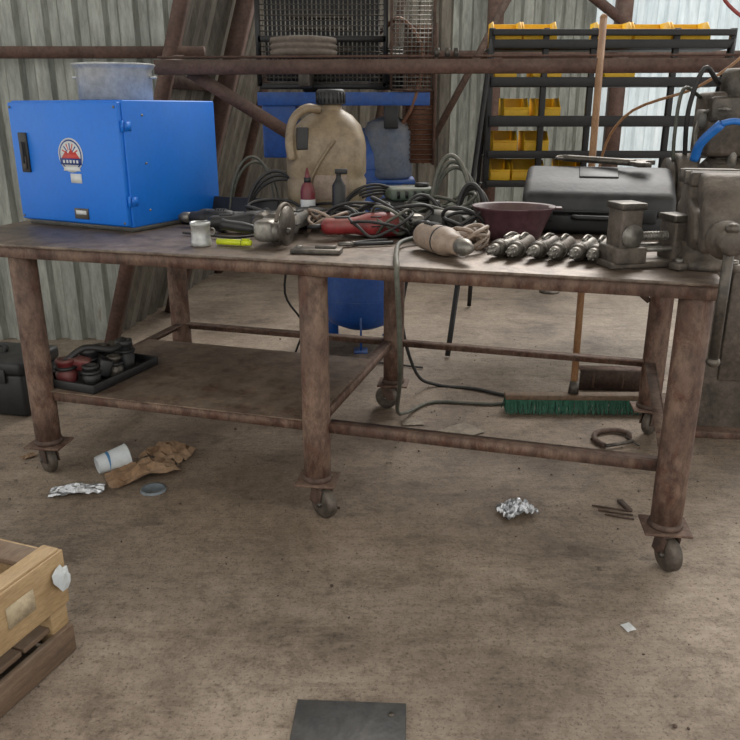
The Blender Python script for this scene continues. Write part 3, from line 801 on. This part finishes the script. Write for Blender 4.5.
# ------------------------------------------------------------------ big bench vise
s = B()
s.lathe([(.085, 0), (.088, .006), (.088, .022), (.070, .03), (.062, .05), (.066, .075)], CAST, n=32)
for a in (45, 135, 225, 315):
    d = dirz(a)*.10; s.box((d.x, d.y, .012), (.05, .04, .022), CAST, rot=(0, 0, a), bev=.006); s.cyl((d.x*1.05, d.y*1.05, .02), (d.x*1.05, d.y*1.05, .034), .011, STEEL, n=6)
s.prism([(-.15, .10), (-.12, .065), (.12, .06), (.16, .10), (.15, .22), (.09, .26), (.03, .27), (.02, .19), (-.10, .17)], .11, CAST,
        Matrix.Translation((-.055, 0, 0)) @ YZ, bev=.012)
s.lathe([(.04, 0), (.055, .01), (.055, .12), (.03, .15)], CAST, (0, .06, .15), (0, 1, 0), n=24)
s.box((0, -.16, .12), (.075, .24, .08), CAST, bev=.010)
s.prism([(-.25, .08), (-.20, .07), (-.16, .17), (-.10, .20), (-.06, .27), (-.075, .275), (-.15, .275), (-.20, .23), (-.25, .17)], .11, CAST,
        Matrix.Translation((-.055, 0, 0)) @ YZ, bev=.014)
s.box((0, -.058, .258), (.17, .018, .036), DSTEEL, bev=.002); s.box((0, .022, .258), (.17, .018, .036), DSTEEL, bev=.002)
s.box((0, -.085, .255), (.15, .04, .04), CAST, bev=.008); s.box((0, .052, .255), (.15, .05, .04), CAST, bev=.008)
s.lathe([(.045, 0), (.050, .006), (.050, .03), (.036, .045), (.030, .05), (.030, .085), (.024, .09)], CAST, (0, -.245, .118), (0, -1, 0), n=28)
s.cyl((0, -.315, -.19), (0, -.315, .15), .0135, DSTEEL, n=14)
s.ball((0, -.315, -.195), .019, DSTEEL, sc=(1, 1, .8)); s.ball((0, -.315, .155), .019, DSTEEL, sc=(1, 1, .8))
s.done('bench_vise', (1.02, 2.355, TZ+.001), -12, sc=1.05)

# ------------------------------------------------------------------ pedestal grinder / machine on right
s = B()
s.box((.08, 0, .015), (.56, .50, .03), RUST, bev=.004)
s.box((.08, 0, .45), (.42, .36, .86), CAST, bev=.012, taper=.7)
s.box((.08, -.16, .5), (.20, .03, .5), CAST, bev=.005)
s.box((0, 0, .905), (.56, .42, .04), CAST, bev=.006)
s.lathe([(.05, 0), (.10, .004), (.125, .03), (.125, .30), (.10, .326), (.05, .33)], CAST, (-.165, .02, 1.08), (1, 0, 0), n=32)
for k in range(20):
    a = 2*math.pi*k/20; s.box((0, .02+.127*math.cos(a), 1.08+.127*math.sin(a)), (.24, .006, .010), CAST, rot=(math.degrees(a)+90, 0, 0))
s.box((-.02, .02, .97), (.2, .2, .10), CAST, bev=.01)
for sg in (-1, 1):
    s.lathe([(.03, 0), (.135, .0), (.14, .01), (.14, .07), (.135, .08), (.03, .08)], CAST, (sg*.24-.04, .02, 1.08), (1, 0, 0), n=36)
    s.lathe([(.02, 0), (.12, 0), (.12, .03), (.02, .03)], DSTEEL, (sg*.24+(-.07 if sg < 0 else .04), .02, 1.08), (1, 0, 0), n=32)
    s.box((sg*.24, -.14, 1.02), (.07, .08, .012), DSTEEL, bev=.002)
s.cyl((-.06, .12, .92), (-.06, .12, 1.50), .035, STEEL)
s.box((.02, .06, 1.34), (.40, .26, .26), CAST, bev=.02)
s.box((-.06, -.06, 1.40), (.24, .08, .10), DSTEEL, bev=.01)
s.lathe([(.07, 0), (.075, .01), (.075, .10), (.06, .12)], DSTEEL, (-.06, -.02, 1.44), n=26)
s.cyl((-.06, -.05, 1.14), (-.06, -.05, 1.30), .02, STEEL)
s.lathe([(.06, 0), (.07, .01), (.07, .09), (.04, .10)], CAST, (.08, -.06, 1.32), (0, -1, 0), n=26)
s.lathe([(.035, 0), (.04, .01), (.04, .05)], GREY, (-.16, .0, 1.36), (-1, 0, 0), n=20)
s.tube([(-.20, 0, 1.36), (-.22, -.05, 1.30), (-.22, -.10, 1.22)], .009, STEEL)
s.tube([(-.20, 0, 1.38), (-.16, -.08, 1.40), (-.12, -.14, 1.40)], .009, STEEL)
s.tube([(-.225, -.10, 1.20), (-.215, -.14, 1.27), (-.16, -.19, 1.345)], .019, BLUEL, n=12)
s.tube([(-.16, -.19, 1.345), (-.12, -.2, 1.355), (-.08, -.2, 1.35)], .013, BLUEL, n=12)
s.tube([(-.14, .0, 1.5), (-.22, -.06, 1.56), (-.26, -.05, 1.4), (-.24, .0, 1.2), (-.2, .08, .95)], .010, RUB)
s.tube([(0, .0, 1.5), (.06, -.1, 1.56), (.1, -.12, 1.4), (.12, -.14, 1.2)], .010, RUB)
s.tube([(-.18, .1, 1.45), (-.28, .0, 1.48), (-.3, -.03, 1.3), (-.28, 0, 1.12)], .008, RUBG)
s.done('pedestal_grinder', (1.60, 3.42, 0), -8)

s = B()
s.tube([(1.50, 3.70, 2.30), (1.52, 3.72, 1.95), (1.60, 3.73, 1.82), (1.80, 3.74, 1.74), (2.05, 3.75, 1.78), (2.2, 3.76, 2.1)], .008, HOSER)
s.tube([(1.9, 3.70, 2.3), (1.78, 3.71, 1.85), (1.70, 3.72, 1.66), (1.50, 3.74, 1.50), (1.25, 4.0, 1.36), (1.2, 4.2, 1.0), (1.2, 4.3, .01)], .007, WOODH)
s.tube([(1.50, 3.70, 2.28), (1.7, 3.74, 2.42), (1.92, 3.70, 2.28)], .010, DSTEEL)
s.tube([(1.7, 3.74, 2.42), (3.15, 3.86, 2.44)], .012, DSTEEL)
s.done('air_hose')

# ------------------------------------------------------------------ things under / around the table
s = B()
s.box((0, 0, .006), (.26, .40, .012), BLACK, bev=.004)
for x in (-.128, .128): s.box((x, 0, .02), (.008, .40, .034), BLACK, bev=.003)
for y in (-.198, .198): s.box((0, y, .02), (.26, .008, .034), BLACK, bev=.003)
REDD = mat('dark_red_paint', (92, 30, 32), (120, 44, 44), 10, .6, 0, .1, .4)
for (x, y, r, h, m_) in ((-.06, -.13, .040, .09, REDD), (.045, -.11, .034, .07, BLACKD), (-.03, -.03, .045, .11, BLACKD), (.07, .0, .032, .08, DSTEEL), (-.06, .07, .040, .09, DSTEEL), (.05, .09, .036, .12, BLACKD), (.0, .155, .034, .08, BLACK)):
    s.lathe([(r, 0), (r*1.05, .006), (r*1.05, h*.4), (r*.8, h*.5), (r*.8, h*.8), (r*.95, h*.84), (r*.95, h), (r*.5, h), (r*.5, h*.7), (0, h*.7)], m_, (x, y, .012), n=8 if m_ in (DSTEEL, REDD) else 22, cap=False)
    s.torus((x, y, .012+h*.62), r*.95, .008, BLACK, n=18)
s.tube([(-.06, -.13, .09), (-.02, -.06, .13), (.05, .02, .11), (.04, .10, .13)], .014, BLACKD)
s.box((-.03, -.09, .075), (.09, .05, .05), REDD, rot=(10, 15, 30), bev=.008)
s.box((.06, -.05, .06), (.05, .07, .07), BLACK, rot=(0, 20, 50), bev=.008)
s.box((-.02, .12, .08), (.08, .05, .04), DSTEEL, rot=(20, 0, 10), bev=.006)
s.done('pipe_threader_dies', (-1.10, 2.99, .3665), -22)

s = B()
s.box((0, 0, .11), (.60, .30, .21), BLACK, bev=.015); s.box((0, 0, .245), (.62, .32, .07), BLACK, bev=.02)
for x in (-.2, .2): s.box((x, -.162, .21), (.05, .012, .07), BLACKD, bev=.003)
s.tube([(-.12, 0, .27), (-.11, 0, .315), (.11, 0, .315), (.12, 0, .27)], .012, BLACKD)
s.box((-.1, .02, .30), (.12, .1, .03), YEL, bev=.005)
s.done('tool_box', (-1.90, 3.62, 0), -12)

def crumpled_sheet(name, loc, w, h, amp, m, seed, rz=0, n=12):
    rr = random.Random(seed); s = B(); vs = []; fs = []
    for j in range(n+1):
        for i in range(n+1):
            u = i/n-.5; v = j/n-.5
            vs.append((u*w*(1+rr.uniform(-.04, .04)), v*h*(1+rr.uniform(-.04, .04)), .004+amp*rr.random()*(1-1.2*max(abs(u), abs(v)))+amp*.6*(.5-abs(u))))
    for j in range(n):
        for i in range(n): fs.append([j*(n+1)+i, j*(n+1)+i+1, (j+1)*(n+1)+i+1, (j+1)*(n+1)+i])
    s.add(vs, fs, m, smooth=False); return s.done(name, loc, rz)
crumpled_sheet('paper_bag', (-.92, 2.81, 0), .28, .16, .06, PAPER, 3, 30, n=9)
crumpled_sheet('paper_bag', (-.86, 2.99, 0), .20, .14, .06, PAPER, 8, -20, n=8)
crumpled_sheet('foil_wrapper', (-1.13, 2.66, 0), .20, .08, .03, FOIL, 4, 10)
crumpled_sheet('foil_wrapper', (.537, 2.50, 0), .13, .10, .05, FOIL, 6, 20)
crumpled_sheet('paper_scrap', (.735, 1.84, 0), .03, .035, .004, WHITE, 9, 20, n=3)
crumpled_sheet('paper_scrap', (-.25, 3.55, 0), .09, .05, .01, PAPER, 10, 20, n=5)
crumpled_sheet('paper_scrap', (-1.45, 2.98, 0), .06, .04, .01, PAPER, 21, 50, n=5)
GC = mat('grey_card', (124, 112, 97), (146, 134, 117), 8, .8, 0, .1)
crumpled_sheet('cardboard_scrap', (.42, 3.25, 0), .17, .14, .006, GC, 14, 35, n=5)
crumpled_sheet('cardboard_scrap', (.20, 3.36, 0), .10, .08, .006, GC, 16, 5, n=5)
s = B()
s.lathe([(.030, 0), (.031, .003), (.042, .105), (.045, .108), (.043, .111), (.040, .106), (.029, .006)], CUP, (-.055, 0, .036), (1, 0, .09), n=28, cap=False)
s.lathe([(.0, .002), (.030, .001)], CUP, (-.055, 0, .036), (1, 0, .09), n=28, cap=False)
s.lathe([(.0345, 0), (.0385, .04)], CUPB, (-.020, 0, .0392), (1, 0, .09), n=28, cap=False)
s.done('paper_cup', (-1.04, 2.83, .010), 35, sc=1.15)
s = B()
s.lathe([(0, .003), (.036, .003), (.038, .008), (.047, .010), (.048, .003), (.050, .0)], mat('cup_lid_plastic', (92, 103, 110), (112, 121, 126), 8, .4, 0, 0, .2), n=28, cap=False)
s.done('cup_lid', (-.84, 2.68, .001))

s = B()
def plank(c, d, rot=(0, 0, 0), m=WOOD): s.box(c, d, m, rot=rot, bev=.003)
Lx, Ly = .9, .75
for (x, y) in ((-.037, -.03), (-Lx+.037, -.03), (-.037, -Ly+.03), (-Lx+.037, -Ly+.03)):
    plank((x, y, .10), (.045, .06, .20))
for x in (-.010, -Lx+.010):
    plank((x, -Ly/2, .237), (.018, Ly, .156)); plank((x, -Ly/2, .045), (.018, Ly, .085), m=WOODG)
for y in (-.0-.022, -Ly+.022):
    plank((-Lx/2, y, .237), (Lx-.04, .018, .156)); plank((-Lx/2, y, .05), (Lx-.04, .018, .07), m=WOODG)
s.box((-.06, -Ly/2, .165), (.012, Ly-.06, .07), WOODG)
for k in range(5):
    plank((-Lx/2, -.08-k*.148, .10), (Lx-.05, .14, .016), m=WOODG)
plank((-.03, -Ly/2, .318), (.05, Ly-.02, .012)); plank((-Lx/2, -.06, .312), (Lx-.1, .07, .016), m=WOODG)
s.box((.0, -.16, .24), (.001, .09, .06), mat('crate_label', (170, 154, 124), (184, 168, 140), 10, .8, 0, 0))
s.ball((.012, -.03, .25), .026, CUP, sc=(.5, 1, 1.2), jit=.3)
s.done('wooden_crate', (-.80, 1.75, 0), -20)

s = B(); s.box((0, 0, .006), (.27, .36, .010), PLATE, bev=.002); s.cyl((.1, .14, .010), (.1, .14, .013), .008, DSTEEL, n=8)
s.done('steel_floor_plate', (-.055, 1.365, 0), -3)
s = B(); s.box((0, 0, .055), (.34, .008, .11), RUSTD); s.box((0, .04, .106), (.34, .08, .008), RUST); s.box((0, .04, .004), (.34, .08, .008), RUSTD)
for x in (-.1, .05): s.box((x, -.005, .055), (.012, .004, .08), RUST)
s.done('steel_channel_offcut', (1.27, 3.80, 0), -4)
s = B(); s.tube([(.07, .02, .012), (.09, .06, .014), (.05, .11, .014), (-.04, .11, .014), (-.09, .05, .014), (-.09, -.02, .012)], .012, RUSTD)
s.cyl((-.09, -.03, .016), (.05, -.03, .016), .008, DSTEEL); s.tube([(.05, -.07, .016), (.05, .02, .016)], .006, DSTEEL)
s.done('g_clamp', (1.10, 3.12, 0), 20)
s = B()
for i in range(3): s.tube([(i*.03, 0, .004), (i*.03+.02, .10+.02*i, .004)], .0035, RUSTD)
s.box((.1, .02, .005), (.08, .02, .008), RUSTD, rot=(0, 0, 20))
s.done('scrap_rods', (.95, 2.45, 0), 80)
s = B(); s.lathe([(.08, 0), (.082, .01), (.03, .02), (.02, .03), (.02, .35), (.05, .36), (.05, .38)], CAST, n=24)
s.done('roller_stand', (1.45, 6.1, 0))

s = B(); rr = random.Random(11)
random.seed(12)
for i in range(1300):
    x = rr.uniform(-2.2, 2.4); y = rr.uniform(1.2, 4.8) if i % 2 else rr.gauss(3.1, .5); r = rr.uniform(.0012, .004) if i % 25 else rr.uniform(.005, .008)
    s.ball((x, y, r*.6), r, RUBBLE if i % 3 else RUSTD, sc=(1, rr.uniform(.6, 1.3), .7), n=1, jit=.2)
s.done('floor_grit')

# ------------------------------------------------------------------ light
w = bpy.data.worlds.new('World'); scene.world = w; w.use_nodes = True
bg = w.node_tree.nodes['Background']; bg.inputs[0].default_value = (.98, .985, .97, 1); bg.inputs[1].default_value = 1.5
sd = bpy.data.lights.new('sun', 'SUN'); sd.energy = 2.9; sd.angle = R(32); sd.color = (1, .975, .94)
so = bpy.data.objects.new('sun', sd); scene.collection.objects.link(so)
so.rotation_euler = Vector((.45, .95, 1.0)).to_track_quat('Z', 'Y').to_euler()

cd = bpy.data.cameras.new('camera'); cd.sensor_width = 36; cd.lens = 770/740*36
co = bpy.data.objects.new('camera', cd); scene.collection.objects.link(co)
co.location = (0, 0, 1.40); co.rotation_euler = (R(90-18.7), 0, 0)
cd.clip_start = .05
scene.camera = co
scene.view_settings.view_transform = 'Standard'
